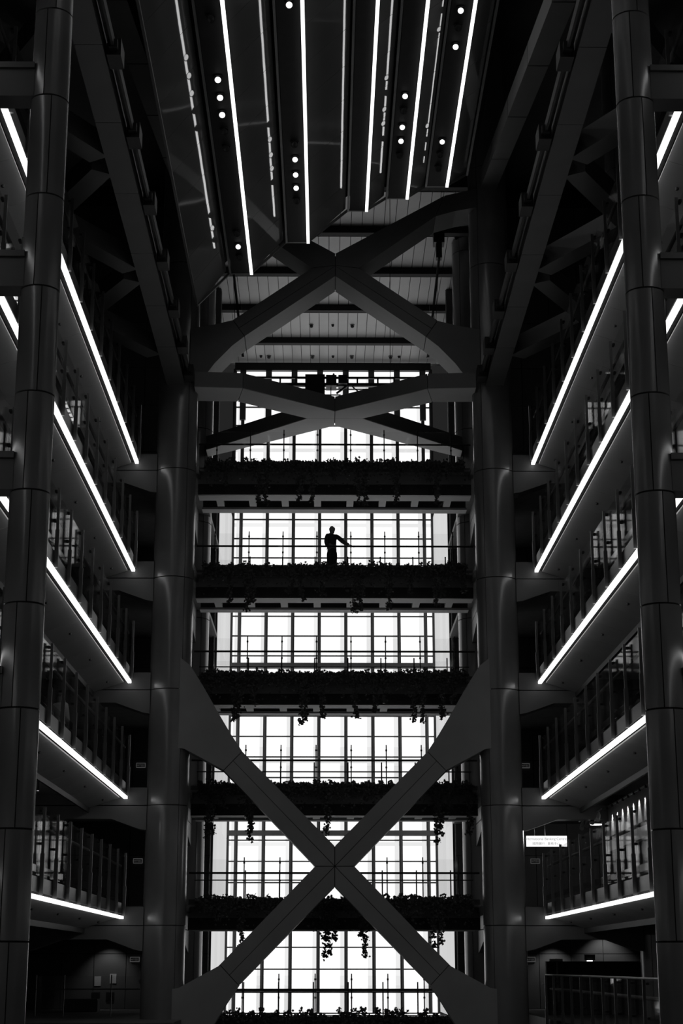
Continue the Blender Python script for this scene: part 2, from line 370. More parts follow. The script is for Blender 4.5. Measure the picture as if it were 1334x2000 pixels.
# ------------------------------------------------------------------ hanging trusses along the galleries
for s, nm in SIDES:
    c = thing('truss_chord', (s*5.67, 42, 20), f'long grey truss chord receding along the top of the {nm} side', 'beam')
    ys = [26.0, 29.4, 33.6, 37.2, 41.1, 45.0, 49.0, 52.6, 56.4]
    for i in range(len(ys)-1):
        MB().box(*sx(s, 5.36, 6.0), ys[i]+.012, ys[i+1]-.012, 20, 20.9).build('chord_panel', M['chord'], c)
    MB().box(*sx(s, 5.4, 5.96), 26, 56.4, 20.03, 20.87).build('core', M['core'], c)
    rl = thing('maintenance_rail', (s*5.2, 42, 20), f'dark maintenance rail with clamps beside the {nm} truss chord', 'rail')
    MB().box(*sx(s, 5.12, 5.18), 26, 56.3, 20.05, 20.3).box(*sx(s, 5.22, 5.3), 26, 56.3, 20.25, 20.45).build('track', M['dark'], rl)
    cm = MB().box(-.16, .16, -.32, .32, 0, .42).box(-.1, .1, -.5, .5, .1, .3).mesh('clamp', M['black'])
    for y in (30.3, 34.2, 38.1, 41.95, 45.75, 49.5, 52.75, 55.5): inst('clamp', cm, (s*5.14, y, 19.92), rl)
    d = thing('truss_diagonal', (s*5.6, 42, 21.3), f'inclined truss tie dropping from the {nm} mast head toward the hanger', 'beam')
    P0 = Vector((s*5.62, 57, 28.1)); P1 = Vector((s*5.62, 27, 21.4))
    for i in range(6):
        a = P0.lerp(P1, i/6+.0015); b = P0.lerp(P1, (i+1)/6-.0015)
        MB().bar(a, b, .6, .62).build('tie_panel', M['chord'], d)
    # horizontal X bracing between the two truss planes
    nodes = [32.5, 39.7, 46.9, 54.1]
    for i in range(3):
        q = thing('plan_brace', (s*8.2, (nodes[i]+nodes[i+1])/2, 20.1), f'dark horizontal X brace above the {nm} top gallery, ' + ('nearest of three', 'middle of three', 'farthest of three')[i], 'brace', 'plan braces above galleries')
        mid = Vector((s*8.2, (nodes[i]+nodes[i+1])/2, 20.4))
        for a, b in (((6.2, nodes[i]+.35), (10.3, nodes[i+1]-.35)), ((6.2, nodes[i+1]-.35), (10.3, nodes[i]+.35))):
            A = Vector((s*a[0], a[1], 20.4)); B = Vector((s*b[0], b[1], 20.4))
            MB().bar(A, mid.lerp(A, .02), .6, .6).build('arm', M['beam'], q)
            MB().bar(mid.lerp(B, .02), B, .6, .6).build('arm', M['beam'], q)
    o = thing('truss_chord', (s*10.8, 42, 20), f'outer truss chord behind the {nm} hanger', 'beam')
    for i in range(len(ys)-1):
        MB().box(*sx(s, 10.5, 11.1), ys[i]+.012, ys[i+1]-.012, 20, 20.9).build('chord_panel', M['chord'], o)
    # dark upper cladding filling the double-height zone beside the stepped ceiling
    MB_ = MB().box(*sx(s, 11.3, 18.5), 18, 70, 23.2, 23.5)
    tag(MB_.build('ceiling', M['wall']), f'dark ceiling over the {nm} top gallery', kind='structure')

# ------------------------------------------------------------------ stepped mirrored ceiling with light strips
PROF = [(-4.71, 21.62), (-3.60, 22.82), (-2.87, 22.82), (-1.69, 23.98), (-.95, 23.98), (.42, 25.17), (1.05, 25.17), (1.75, 25.64), (2.45, 25.64), (3.12, 26.1), (3.83, 26.1), (4.55, 26.55)]
st = tag(inst('ceiling', None, (0, 36, 21.6)), 'stepped dark mirrored ceiling climbing to the right across the atrium top', kind='structure')
Y0, Y1 = 18.0, 53.0
def seg_panel(p, q, y0, y1, th, inset=0., rec=0., rec2=None):
    if rec2 is None: rec2 = rec
    dx, dz = q[0]-p[0], q[1]-p[1]; L = math.hypot(dx, dz); ux_, uz_ = dx/L, dz/L; nx, nz = -uz_, ux_
    a = (p[0]+ux_*inset+nx*rec, p[1]+uz_*inset+nz*rec); b = (q[0]-ux_*inset+nx*rec2, q[1]-uz_*inset+nz*rec2)
    return MB().prism([a, b, (b[0]+nx*th, b[1]+nz*th), (a[0]+nx*th, a[1]+nz*th)], 'y', y0, y1)
NP = 18; dy = (Y1-Y0)/NP
for i in range(len(PROF)-1):
    p, q = PROF[i], PROF[i+1]
    flat = abs(p[1]-q[1]) < .01
    if flat:
        MB().box(p[0]+.05, q[0]-.02, Y0, Y1-.02, p[1]+.0, p[1]+.08).build('flat_soffit', M['stepsoffit'], st)
    else:
        for j in range(NP):
            seg_panel(p, q, Y0+j*dy+.008, Y0+(j+1)*dy-.008, .04, .02, .03, (.17, 0, .15, 0, .12, 0, .14, 0, .09, 0, .10)[i]).build('mirror_panel', M['mirror'], st)
for i, p in enumerate(PROF):
    MB().box(p[0]-.035, p[0]+.035, Y0, Y1, p[1]-.03, p[1]+.06).build('edge_rail', M['frame'], st)
for i in range(len(PROF)-1):
    seg_panel(PROF[i], PROF[i+1], Y1-.02, Y1+.06, .07).build('end_rail', M['frame'], st)
top = [(x-.02, z+.42) for x, z in PROF]
back = [(4.9, 27.5), (-4.9, 27.5)]
MB().prism(top + back, 'y', Y0, Y1-.3).build('ceiling_backing', M['core'], st)
STEPS = [(-2.87, 22.82), (-.95, 23.98), (1.05, 25.17), (2.45, 25.64), (3.83, 26.1)]
sn = ['leftmost', 'second from left', 'middle', 'second from right', 'rightmost']
for i, (x, z) in enumerate(STEPS):
    ls = thing('ceiling_light_strip', (x, 35, z-.13),
        f'{sn[i]} of the five white light strips under the stepped ceiling', 'light strip', 'strips on the stepped ceiling')
    MB().box(x-.05, x+.05, Y0, Y1-.2, z-.13, z-.075).build('diffuser', M['strip'], ls)
    MB().box(x-.04, x+.04, Y0, Y1-.2, z-.074, z-.0).build('housing', M['frame'], ls)
ON = ['first', 'second', 'third', 'fourth', 'fifth', 'sixth', 'seventh', 'eighth', 'ninth']
DL = {0: (-3.21, 22.82, [(36.95, 0), (39.9, 1), (40.85, 1), (41.8, 1), (42.77, 0), (43.78, 0), (49.59, 0), (50.58, 1), (51.48, 0)]),
      1: (-1.29, 23.98, [(38.15, 1), (45.74, 0), (46.7, 1), (47.73, 1), (48.65, 1), (49.6, 0)]),
      3: (2.06, 25.64, [(45.78, 1), (46.69, 0), (47.73, 1), (48.65, 1), (49.66, 0)]),
      4: (3.45, 26.1, [(41.78, 1), (42.68, 0), (43.71, 1), (49.56, 1), (50.49, 0), (51.48, 0)])}
for i, (x, z, L) in DL.items():
    for j, (y, lit) in enumerate(L):
        downlight((x, y, z-.01), .105, lit, f'{"lit" if lit else "unlit"} round downlight, {ON[j]} from the top edge, beside the {sn[i]} ceiling light strip', f'downlights of the {sn[i]} step', 'stepsoffit')

# ------------------------------------------------------------------ galleries
def gallery(s, nm, k):
    z = 1.54 + FL*k
    ft = 1.96 + FL*k
    f = tag(inst('floor', None, (s*9, 40, z)), f'{GORD[k]} gallery floor slab on the {nm} side with pale sloping soffit', kind='structure')
    MB().box(*sx(s, 7.0, 18.5), 20, 56.6, z+.25, ft).build('slab', M['carpet'], f)
    MB().box(*sx(s, 4.95, 18.5), 57.4, 70.04, z+.25, ft).build('slab', M['carpet'], f)
    MB().box(*sx(s, 12.85, 18.5), 70.04, 79.6, z+.25, ft).build('slab', M['carpet'], f)
    MB().box(*sx(s, 6.97, 7.02), 20, 56.6, z+.06, ft).build('edge_fascia', M['dark'], f)
    MB().box(*sx(s, 8.2, 8.27), 20, 56.6, z-.48, z+.25).build('soffit_lip', M['dark'], f)
    MB().box(*sx(s, 7.06, 7.18), 20, 56.6, z+.05, z+.1).build('reveal', M['core'], f)
    pl = 2.1
    a = [(7.2, z+.0), (8.2, z-.32), (8.2, z-.28), (7.2, z+.04)]
    base = MB().prism([(s*(x-7.2), zz-z) for x, zz in a], 'y', .01, pl-.01).mesh('soffit_panel', M['soffit'])
    sp = MB().tube([(0, 0, -.05), (0, 0, .02)], [.035, .045], 8).mesh('sprinkler', M['black'])
    n = 17
    for i in range(n):
        y = 56.6 - (i+1)*pl
        inst('soffit_panel', base, (s*7.2, y, z), f)
        if i % 2 == 0: inst('sprinkler', sp, (s*7.62, y+pl*.5, z-.135), f)
    # interior ceiling tray behind the lip
    MB().box(*sx(s, 8.3, 18.4), 20, 56.5, z+.12, z+.24).build('inner_ceiling', M['soffit'], f)
    tag(MB().box(*sx(s, 6.93, 7.05), 20, 56.55, z-.03, z+.055).build('edge_light_strip', M['strip']),
        f'white light strip along the {GORD[k]} gallery edge on the {nm} side', 'light strip', f'light strips on the {nm} gallery edges')
postm = MB().box(-.05, .05, -.032, .032, 0, .95).box(-.035, .035, -.025, .025, .95, 2.02).mesh('post', M['steel'])
clipm = MB().box(-.03, .03, -.08, .08, 0, .05).mesh('glass_clip', M['black'])
def balustrade(s, nm, k, ys, y_ceil=None):
    z = 1.60 + FL*k
    t = thing('glass_balustrade', (s*6.95, (ys[0]+ys[-1])/2, z), f'glass balustrade with steel posts on the {nm} {GORD[k]}' + (' gallery edge' if k >= 0 else ' floor edge'), 'balustrade', f'balustrades of the {nm} galleries')
    gap = abs(ys[1]-ys[0])
    gm = MB().box(-.008, .008, -gap/2+.03, gap/2-.03, 0, 1.56).mesh('glass_pane', M['glass'])
    km = MB().box(-.012, .012, -gap/2+.05, gap/2-.05, 0, .34).mesh('kick_plate', M['kick'])
    km2 = MB().box(-.012, .012, -gap/2+.05, gap/2-.05, 0, .16).mesh('kick_plate', M['dglass'])
    for y in ys:
        po = inst('post', postm, (s*6.90, y, z), t)
        for dz in (1.15, 1.9): inst('glass_clip', clipm, (s*6.97, y, z+dz), po)
    for i in range(len(ys)-1):
        ym = (ys[i]+ys[i+1])/2
        inst('glass_pane', gm, (s*6.99, ym, z+.45), t)
        inst('kick_plate', km, (s*6.955, ym, z+.06), t); inst('kick_plate', km2, (s*6.955, ym, z+.5), t)
    MB().tube([(s*7.06, ys[0], z+1.60), (s*7.06, ys[-1], z+1.60)], .046, 10).build('handrail', M['rail'], t)
    if k < 0: MB().tube([(s*6.90, ys[0], z+2.04), (s*6.90, ys[-1], z+2.04)], .03, 8).build('top_rail', M['steel'], t)
PY = [56.3 - 2.06*i for i in range(17)]
for s, nm in SIDES:
    for k in range(0, 5):
        gallery(s, nm, k); balustrade(s, nm, k, PY)
# ground-level gallery floors (no soffit in view)
tag(MB().box(7.0, 18.5, 20, 70.04, -2.3, -1.65).build('floor', M['carpet']), 'dark floor of the ground level gallery on the right', kind='structure')
tag(MB().box(-18.5, -4.95, 53.2, 70.04, -2.3, -1.65).build('floor', M['carpet']), 'dark floor of the ground level gallery on the left', kind='structure')
balustrade(1, 'right', -1, [56.7 - 1.94*i for i in range(12)])
lb = thing('glass_balustrade', (-8.5, 60, -1.65), 'glass balustrade across the left ground level landing', 'balustrade')
for x in (-10.27, -9.3, -7.68, -6.6): MB().tube([(x, 60, -1.65), (x, 60, -.28)], .022, 8).build('post', M['steel'], lb)
for a, b in ((-10.27, -9.3), (-9.3, -7.68), (-7.68, -6.6)): MB().box(a+.04, b-.04, 59.99, 60.006, -1.5, -.32).build('glass_pane', M['glass'], lb)
MB().tube([(-11, 59.94, -.75), (-6.4, 59.94, -.75)], .022, 8).build('handrail', M['steel'], lb)

# ------------------------------------------------------------------ footbridges with planters
PXS = [-4.37 + 1.24*i for i in range(8)]
def leafshape(m, c, sz, rng):
    n = Vector((rng.gauss(0, .6), -1 + rng.gauss(0, .5), rng.gauss(0, .8))).normalized()
    u = n.orthogonal().normalized(); w = n.cross(u)
    a0 = rng.uniform(0, 6.28)
    rad = (1.0, .55, .85, .5, .7, .3, .7, .5, .85, .55)
    pts = [c + (u*math.cos(a0+2*math.pi*k/10) + w*math.sin(a0+2*math.pi*k/10))*sz*rad[k] for k in range(10)]
    m.poly([c + n*sz*.15] + pts, [(0, 1+k, 1+(k+1) % 10) for k in range(0, 10)])
TRAILS = {4: [(447, .75), (505, 1.35), (520, 1.4), (575, .7), (585, 1.3), (605, 1.4), (690, 1.4), (700, 1.45), (760, 1.4), (835, 1.45), (820, .6), (650, .5)],
          3: [(453, 1.2), (490, 1.5), (495, 1.2), (570, .9), (582, 1.1), (625, 1.0), (680, 1.5), (690, 1.45), (745, 1.4), (785, .9), (828, 1.3), (840, 1.0), (880, .9)],
          2: [(425, .8), (465, 1.5), (475, 1.4), (500, 1.0), (585, 1.6), (595, 1.5), (620, 1.4), (680, 1.4), (715, 1.2), (735, .9), (785, 1.5), (800, 1.5), (835, 1.4), (855, .9)],
          1: [(425, 1.6), (430, 1.5), (495, 1.7), (500, 1.5), (450, .7), (630, 1.5), (570, .6), (700, .5), (825, 1.8), (830, 1.5), (882, 1.5), (850, .8)],
          0: [(487, 1.4), (440, .6), (628, 1.7), (636, 1.6), (642, 1.2), (697, 1.7), (692, 1.1), (818, 1.4), (828, 1.3), (860, .5)],
          -1: [(520, .6), (600, .8), (680, .7), (760, .6)]}
for k in range(-1, 5):
    z = FL*k
    t = thing('footbridge', (0, 60.8, z+1.2), f'{ORD[k]} dark footbridge spanning between the masts in front of the window wall', 'footbridge', 'footbridges across the atrium')
    XB = 5.05
    MB().box(-XB, XB, 59.45, 62.1, z+1.75, z+2.25).build('deck', M['carpet'], t)
    MB().box(-XB, XB, 59.50, 59.62, z+1.22, z+1.62).build('lower_fascia', M['dark'], t)
    MB().box(-XB, XB, 59.44, 59.56, z+1.62, z+1.96).build('upper_fascia', M['brace'], t)
    MB().box(-XB, XB, 58.98, 59.62, z+1.97, z+2.05).build('ledge', M['brace'], t)
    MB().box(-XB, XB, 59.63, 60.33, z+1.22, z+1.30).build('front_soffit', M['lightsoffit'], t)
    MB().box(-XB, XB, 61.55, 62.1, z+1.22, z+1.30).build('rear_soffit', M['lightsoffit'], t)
    MB().box(-XB, XB, 62.02, 62.1, z+1.30, z+1.75).build('rear_fascia', M['beam'], t)
    MB().box(-XB, XB, 60.34, 61.54, z+1.55, z+1.7).build('recess', M['black'], t)
    bm_ = MB().box(-.13, .13, 0, .85, 0, .14).mesh('bracket', M['lightsoffit'])
    for i in range(8): inst('bracket', bm_, (-4.3 + 1.22*i, 60.35, z+1.235), t)
    b = thing('glass_balustrade', (0, 59.35, z+2.05), f'glass balustrade along the front of the {ORD[k]} footbridge', 'balustrade', 'footbridge balustrades')
    pm = MB().tube([(0, 0, 0), (0, 0, 1.62)], .02, 8).tube([(0, 0, 1.4), (0, 0, 1.46)], .034, 8).tube([(0, 0, .8), (0, 0, .86)], .034, 8).mesh('post', M['rail'])
    for x in PXS: inst('post', pm, (x, 59.3, z+2.05), b)
    gm = MB().box(-.6, .6, -.008, .008, 0, 1.45).mesh('glass_pane', M['glass'])
    for i in range(7): inst('glass_pane', gm, ((PXS[i]+PXS[i+1])/2, 59.34, z+2.15), b)
    MB().tube([(-XB, 59.42, z+3.14), (XB, 59.42, z+3.14)], .036, 8).build('handrail', M['rail'], b)
    # rear balustrade
    rb = thing('glass_balustrade', (0, 62, z+2.25), f'rear balustrade of the {ORD[k]} footbridge against the windows', 'balustrade', 'footbridge balustrades')
    pm2 = MB().tube([(0, 0, 0), (0, 0, 1.12)], .024, 8).mesh('post', M['rail'])
    for x in PXS: inst('post', pm2, (x-.08, 61.98, z+2.25), rb)
    MB().tube([(-XB, 61.95, z+3.02), (XB, 61.95, z+3.02)], .022, 8).build('handrail', M['rail'], rb)
    gm2 = MB().box(-.6, .6, -.008, .008, 0, .95).mesh('glass_pane', M['glass'])
    for i in range(7): inst('glass_pane', gm2, ((PXS[i]+PXS[i+1])/2-.08, 62.0, z+2.3), rb)
    # planter and ivy
    p = thing('planter_box', (0, 58.8, z+1.84), f'long dark planter box on the front of the {ORD[k]} footbridge', 'planter', 'planters on the footbridges')
    MB().box(-4.72, 4.72, 58.62, 58.66, z+1.84, z+2.20).box(-4.72, 4.72, 59.1, 59.14, z+2.051, z+2.20).box(-4.72, -4.68, 58.66, 59.1, z+2.051, z+2.20).box(4.68, 4.72, 58.66, 59.1, z+2.051, z+2.20).build('shell', M['soil'], p)
    MB().box(-4.67, 4.67, 58.67, 59.09, z+2.06, z+2.16).build('soil', M['black'], p)
    rng = random.Random(100+k)
    iv = tag(inst('trailing_ivy', None, (0, 58.7, z+2.16)), f'dark ivy spilling over the planter of the {ORD[k]} footbridge', 'ivy', 'ivy on the footbridges')
    m = MB(); big = 1.6 if k == -1 else 1.
    hts = [rng.uniform(.02, .16) for _ in range(60)]
    for i in range(3000 if k > -1 else 4200):
        x = rng.uniform(-4.75, 4.75); h = hts[int((x+4.8)/9.6*59)]*big
        if rng.random() < .6: c = Vector((x, rng.uniform(58.62, 59.1), z+2.18 + rng.random()**1.6*h*1.6))
        else: c = Vector((x, rng.uniform(58.5, 58.62), z+2.21 - rng.random()**1.5*(.5 if rng.random() < .7 else .9)*(.6+4*h)))
        leafshape(m, c, rng.uniform(.04, .085), rng)
    tag(m.build('foliage', M['leaf'], iv), 'dense ivy leaves over the planter edge', kind='stuff')
    for x_, ln in TRAILS[k]:
        x = (x_-645)/50.5; m = MB(); path = []; q = x; L = ln*1.12
        for i in range(12):
            path.append((q, 58.56+rng.uniform(-.03, .03), z+2.24-L*i/11)); q += rng.gauss(0, .02)
        m.tube(path, .006, 4)
        for i in range(int(105*L)):
            u = rng.random(); w = .17*(1-.55*u)
            c = Vector((path[int(u*11)][0]+rng.gauss(0, w*.55), 58.54+rng.gauss(0, .05), z+2.24-L*u + rng.gauss(0, .03)))
            leafshape(m, c, rng.uniform(.04, .08), rng)
        for i in range(7):
            leafshape(m, Vector((path[-1][0]+rng.gauss(0, .07), 58.54, z+2.24-L+rng.gauss(0, .05))), rng.uniform(.06, .09), rng)
        tag(m.build('hanging_vine', M['leaf'], iv), 'ivy strand hanging below the planter', kind='stuff')

# ------------------------------------------------------------------ maintenance gantry, hoists, cables
GK, GY = 70.3/68, 70.3
def gbox(name, x0, x1, d, z0, z1): return MB().box(x0*GK, x1*GK, GY-d, GY+d, z0*GK, z1*GK).build(name, M['black'], ga)
ga = thing('maintenance_gantry', (0, GY, 23.6*GK), 'black maintenance gantry silhouetted against the top windows', 'gantry')
gbox('top_rail', -4.95, 4.95, .05, 24.42, 24.5); gbox('bottom_rail', -4.95, 4.95, .1, 24.06, 24.2)
for x in (-3.5, -2.3, -1.62, 1.02, 1.9, 2.6, 3.4): gbox('rail_post', x-.035, x+.035, .04, 24.2, 24.42)
gbox('cabinet', -1.22, -.38, .35, 23.55, 24.5); gbox('motor_housing', -.33, .12, .35, 24.0, 24.48); gbox('control_box', .2, .58, .35, 24.1, 24.48)
MB().tube([(0, GY, 24.4*GK), (0, GY, 24.56*GK), (0, GY, 24.66*GK)], [.06, .06, .035], 10).build('lamp_head', M['black'], ga)
gbox('bracket', -.14, -.10, .03, 23.6, 24.0); gbox('bracket', -.33, .3, .03, 23.66, 23.70); gbox('stay', .60, .64, .03, 23.5, 24.4)
MB().bar((.12*GK, GY, 23.75*GK), (.58*GK, GY, 24.1*GK), .08, .08, (0, 1, 0)).build('stay', M['black'], ga)
MB().bar((.8*GK, GY, 24.06*GK), (1.1*GK, GY, 23.8*GK), .05, .05, (0, 1, 0)).build('stay', M['black'], ga)
for s, nm, x0 in ((1, 'right', 4.05), (-1, 'left', -4.0)):
    h = thing('cable_hoist', (x0, 60, 22), f'thin cable hoist hanging behind the {nm} arm of the upper brace', 'hoist')
    MB().box(x0-.22, x0+.2, 59.8, 60.3, 27.1, 27.6).box(x0-.12, x0+.1, 59.9, 60.2, 26.5, 27.1).build('motor', M['black'], h)
    MB().tube([(x0, 60, 26.6), (x0-s*.5, 60, 22.4)], .05, 6).build('guide_tube', M['steel'], h)
    MB().tube([(x0+s*.12, 60, 29.47), (x0-s*.25, 60, 22.4)], .012, 5).build('cable', M['black'], h)
    MB().box(x0-s*.3-.12, x0-s*.3+.12, 59.94, 60.06, 24.3, 24.55).build('clamp', M['black'], h)
tag(MB().tube([(2.15, 60, 29.47), (2.1, 60, 20.6)], .013, 5).build('hanging_cable', M['black']), 'thin dark cable hanging right of the upper brace centre', 'cable')

# ------------------------------------------------------------------ people
def skinned(name, chains, m, parent, base):
    bm = bmesh.new(); L = bm.verts.layers.skin.verify(); cache = {}
    first = True
    for ch in chains:
        prev = None
        for p, r in ch:
            key = tuple(round(c, 4) for c in p)
            if key not in cache:
                v = bm.verts.new(p); cache[key] = v
                v[L].radius = (r, r) if not isinstance(r, tuple) else r
                v[L].use_root = first; first = False
            v = cache[key]
            if prev and prev is not v and not bm.edges.get((prev, v)): bm.edges.new((prev, v))
            prev = v
    me = bpy.data.meshes.new(name); bm.to_mesh(me); bm.free(); me.materials.append(m)
    o = inst(name, me, base, parent)
    k = o.modifiers.new('skin', 'SKIN'); k.use_smooth_shade = True; k.branch_smoothing = .6
    o.modifiers.new('sub', 'SUBSURF').render_levels = 2
    return o
def person(loc, rz, label, shirt, arm_r, arm_l, group=None):
    """local frame: faces -y; origin between the feet"""
    t = thing('person', loc, label, 'person', group)
    x, y, z = loc
    pel = (0, 0, .96)
    head = [((0, .0, 1.45), .085), ((0, -.01, 1.53), .095), ((0, -.02, 1.585), .112), ((0, -.02, 1.65), .13), ((0, -.015, 1.72), .095)]
    spine = [(pel, .18), ((0, 0, 1.14), .17), ((0, .01, 1.30), .19), ((0, 0, 1.45), .085)]
    legs = []
    for sd in (-1, 1):
        legs.append([(pel, .18), ((sd*.085, 0, .86), .12), ((sd*.085, -.01, .5), .08), ((sd*.085, .02, .1), .055), ((sd*.085, .02, .05), .05), ((sd*.10, -.13, .03), .04)])
    arms = [[((0, .01, 1.30), .19), (a[0], .085), (a[1], .06), (a[2], .042), (a[3], .038)] for a in (arm_r, arm_l)]
    body = skinned('body', [spine + head[1:]] + legs + arms, M['skin'], t, loc)
    sh = skinned('shirt', [[(pel, .20), ((0, 0, 1.14), .195), ((0, .01, 1.30), .215), ((0, 0, 1.46), .12)]] + [[((0, .01, 1.30), .215), (a[0], .112), (a[1], .085), (a[2], .065)] for a in (arm_r, arm_l)], M[shirt], t, loc)
    tr = skinned('trousers', [[((0, 0, 1.0), .20), (pel, .205), ((sd*.085, 0, .84), .15), ((sd*.085, -.01, .5), .115), ((sd*.085, .02, .06), .095)] for sd in (-1, 1)], M['trousers'], t, loc)
    for sd in (-1, 1): skinned('shoe', [[((sd*.085, .06, .045), .055), ((sd*.10, -.06, .04), .055), ((sd*.105, -.16, .032), .042)]], M['hair'], t, loc)
    hair = MB()
    vs, fs = [], []
    n1, n2 = 7, 12
    for i in range(n1):
        ph = math.pi*.56*i/(n1-1)
        for j in range(n2):
            th = 2*math.pi*j/n2
            vs.append((.088*math.sin(ph)*math.cos(th), .012+.102*math.sin(ph)*math.sin(th), 1.655+.105*math.cos(ph)))
    for i in range(n1-1):
        for j in range(n2): fs.append((i*n2+j, i*n2+(j+1) % n2, (i+1)*n2+(j+1) % n2, (i+1)*n2+j))
    hair.poly(vs, fs); me = hair.mesh('hair', M['hair'], True)
    inst('hair', me, loc, t)
    # face: nose, ears, eyes, mouth
    fm = MB().poly([(-.014, -.10, 1.62), (.014, -.10, 1.62), (0, -.125, 1.615), (0, -.1, 1.665)], [(0, 2, 1), (0, 3, 2), (1, 2, 3), (0, 1, 3)])
    for sd in (-1, 1): fm.tube([(sd*.082, .0, 1.62), (sd*.095, .01, 1.64), (sd*.086, .01, 1.675)], [.012, .016, .01], 6)
    inst('nose_and_ears', fm.mesh('nose_and_ears', M['skin'], True), loc, t)
    ey = MB()
    for sd in (-1, 1): ey.box(sd*.034-.014, sd*.034+.014, -.108, -.098, 1.657, 1.668)
    ey.box(-.026, .026, -.106, -.096, 1.583, 1.591)
    inst('eyes_and_mouth', ey.mesh('eyes_and_mouth', M['hair']), loc, t)
    # fingers
    for a in (arm_r, arm_l):
        wv, hv = Vector(a[2]), Vector(a[3]); d = (hv-wv).normalized(); side = d.cross(Vector((0, 0, 1)))
        side = side.normalized() if side.length > .2 else Vector((1, 0, 0))
        hm = MB()
        for q in range(4):
            b0 = hv + side*(.03-.02*q); l = (.07, .08, .075, .055)[q]
            hm.tube([b0, b0+d*l*.5+Vector((0, 0, -.005)), b0+d*l+Vector((0, 0, -.03))], [.011, .010, .007], 6)
        b0 = wv.lerp(hv, .4) + side*.03
        hm.tube([b0, b0+side*.03+d*.03, b0+side*.04+d*.065+Vector((0, 0, -.01))], [.013, .011, .008], 6)
        inst('fingers', hm.mesh('fingers', M['skin'], True), loc, t)
    t.rotation_euler.z = rz
    return t
person((-.10, 59.80, 2.25 + 3*FL), R(20), 'man silhouetted on a footbridge with one hand resting on the handrail', 'dshirt',
       [(.19, -.01, 1.40), (.38, -.12, 1.17), (.57, -.30, 1.0), (.66, -.36, .965)], [(-.19, 0, 1.40), (-.215, .03, 1.13), (-.17, -.05, .92), (-.165, -.07, .84)])
person((-7.95, 48.0, 1.96 + FL), R(150), 'person in a pale shirt standing behind the left gallery balustrade', 'shirt',
       [(.19, 0, 1.41), (.26, .02, 1.12), (.27, -.05, .88), (.27, -.06, .80)], [(-.19, 0, 1.41), (-.26, .02, 1.12), (-.27, -.05, .88), (-.27, -.06, .80)])

# ------------------------------------------------------------------ luminaires, signs and fittings in the galleries
for i, y in enumerate((42.7, 51.2)):
    L = thing('ceiling_luminaire', (-8.95, y, 17.2), ('nearer' if i == 0 else 'farther') + ' louvred light panel glowing in the ceiling of a left gallery', 'luminaire', 'louvred luminaires on the left')
    MB().box(-9.2, -8.5, y-1.05, y+1.05, 17.22, 17.25).build('glowing_panel', M['luml'], L)
    lm = MB().box(-.315, .315, -.012, .012, 0, .04).mesh('louvre', M['dark'])
    for q in range(5): inst('louvre', lm, (-8.85, y-.9+q*.45, 17.17), L)
    lm2 = MB().box(-.01, .01, -1.05, 1.05, 0, .03).mesh('louvre', M['dark'])
    for q in range(4): inst('louvre', lm2, (-9.0+q*.13, y, 17.14), L)
def text(name, body, size, loc, m, parent, rot=(R(90), 0, 0), align='CENTER'):
    cu = bpy.data.curves.new(name, 'FONT'); cu.body = body; cu.size = size; cu.align_x = align; cu.extrude = .002
    cu.materials.append(m)
    tmp = bpy.data.objects.new('tmp', cu); C.objects.link(tmp); bpy.context.view_layer.update()
    me = bpy.data.meshes.new_from_object(tmp.evaluated_get(bpy.context.evaluated_depsgraph_get()))
    me.materials.clear(); me.materials.append(m)
    bpy.data.objects.remove(tmp)
    o = inst(name, me, loc, parent); o.rotation_euler = rot
    return o
sg = thing('hanging_sign', (7.5, 60, 4.09), 'backlit white banking centre sign hung beside the right mast', 'sign')
MB().box(6.79, 8.22, 60.0, 60.1, 4.09, 4.46).build('sign_box', M['signface'], sg)
for x in (7.08, 7.45): MB().tube([(x, 60.05, 4.46), (x, 60.05, 5.7)], .012, 6).build('suspension_rod', M['steel'], sg)
text('lettering', 'International Banking Centre', .125, (7.48, 59.995, 4.315), M['signink'], sg)
text('lettering', '國際銀行 · 業務中心', .11, (7.48, 59.995, 4.15), M['signink'], sg)
def exit_sign(x, y, z, label):
    e = thing('exit_sign', (x, y, z), label, 'exit sign', 'exit signs')
    MB().box(x-.19, x+.19, y-.06, y, z, z+.2).build('sign_box', M['exitface'], e)
    MB().box(x-.17, x+.17, y-.068, y-.06, z+.03, z+.17).build('dark_field', M['exitink'], e)
    text('lettering', 'EXIT出口', .10, (x, y-.072, z+.065), M['exitface'], e)
for s, nm in SIDES:
    for k, xx in ((-1, 8.0), (0, 8.0), (1, 8.0)):
        if s > 0 and k == 0: xx = 8.3
        exit_sign(s*xx, 70.03, .18 + FL*(k+1), f'exit sign on the {nm} core wall at the {GORD[k] if k < 0 else GORD[k] + " gallery"}')
# left ground level landing
pn = thing('notice_sheet', (-9.47, 70.0, -.75), 'paper notice on the left ground wall, nearer the corner', 'notice', 'paper notices')
MB().box(-9.6, -9.34, 70.02, 70.05, -.75, -.38).build('sheet', M['paper'], pn)
pn = thing('notice_sheet', (-8.85, 70.0, -.65), 'paper notice on the left ground wall, nearer the exit sign', 'notice', 'paper notices')
MB().box(-8.98, -8.72, 70.02, 70.05, -.65, -.28).build('sheet', M['paper'], pn)
for i, x in enumerate((-9.52, -8.95)):
    bx = thing('wall_vent', (x, 70, -1.45), ('first' if i == 0 else 'second') + ' small dark square hatch low on the left ground wall', 'hatch', 'wall hatches')
    MB().box(x-.14, x+.14, 70.0, 70.05, -1.3, -1.02).build('cover', M['black'], bx); MB().box(x-.17, x+.17, 70.03, 70.05, -1.33, -.99).build('frame', M['dark'], bx)
cb = thing('control_cabinet', (-7.65, 69.9, -.9), 'small wall cabinet under the left exit sign', 'cabinet')
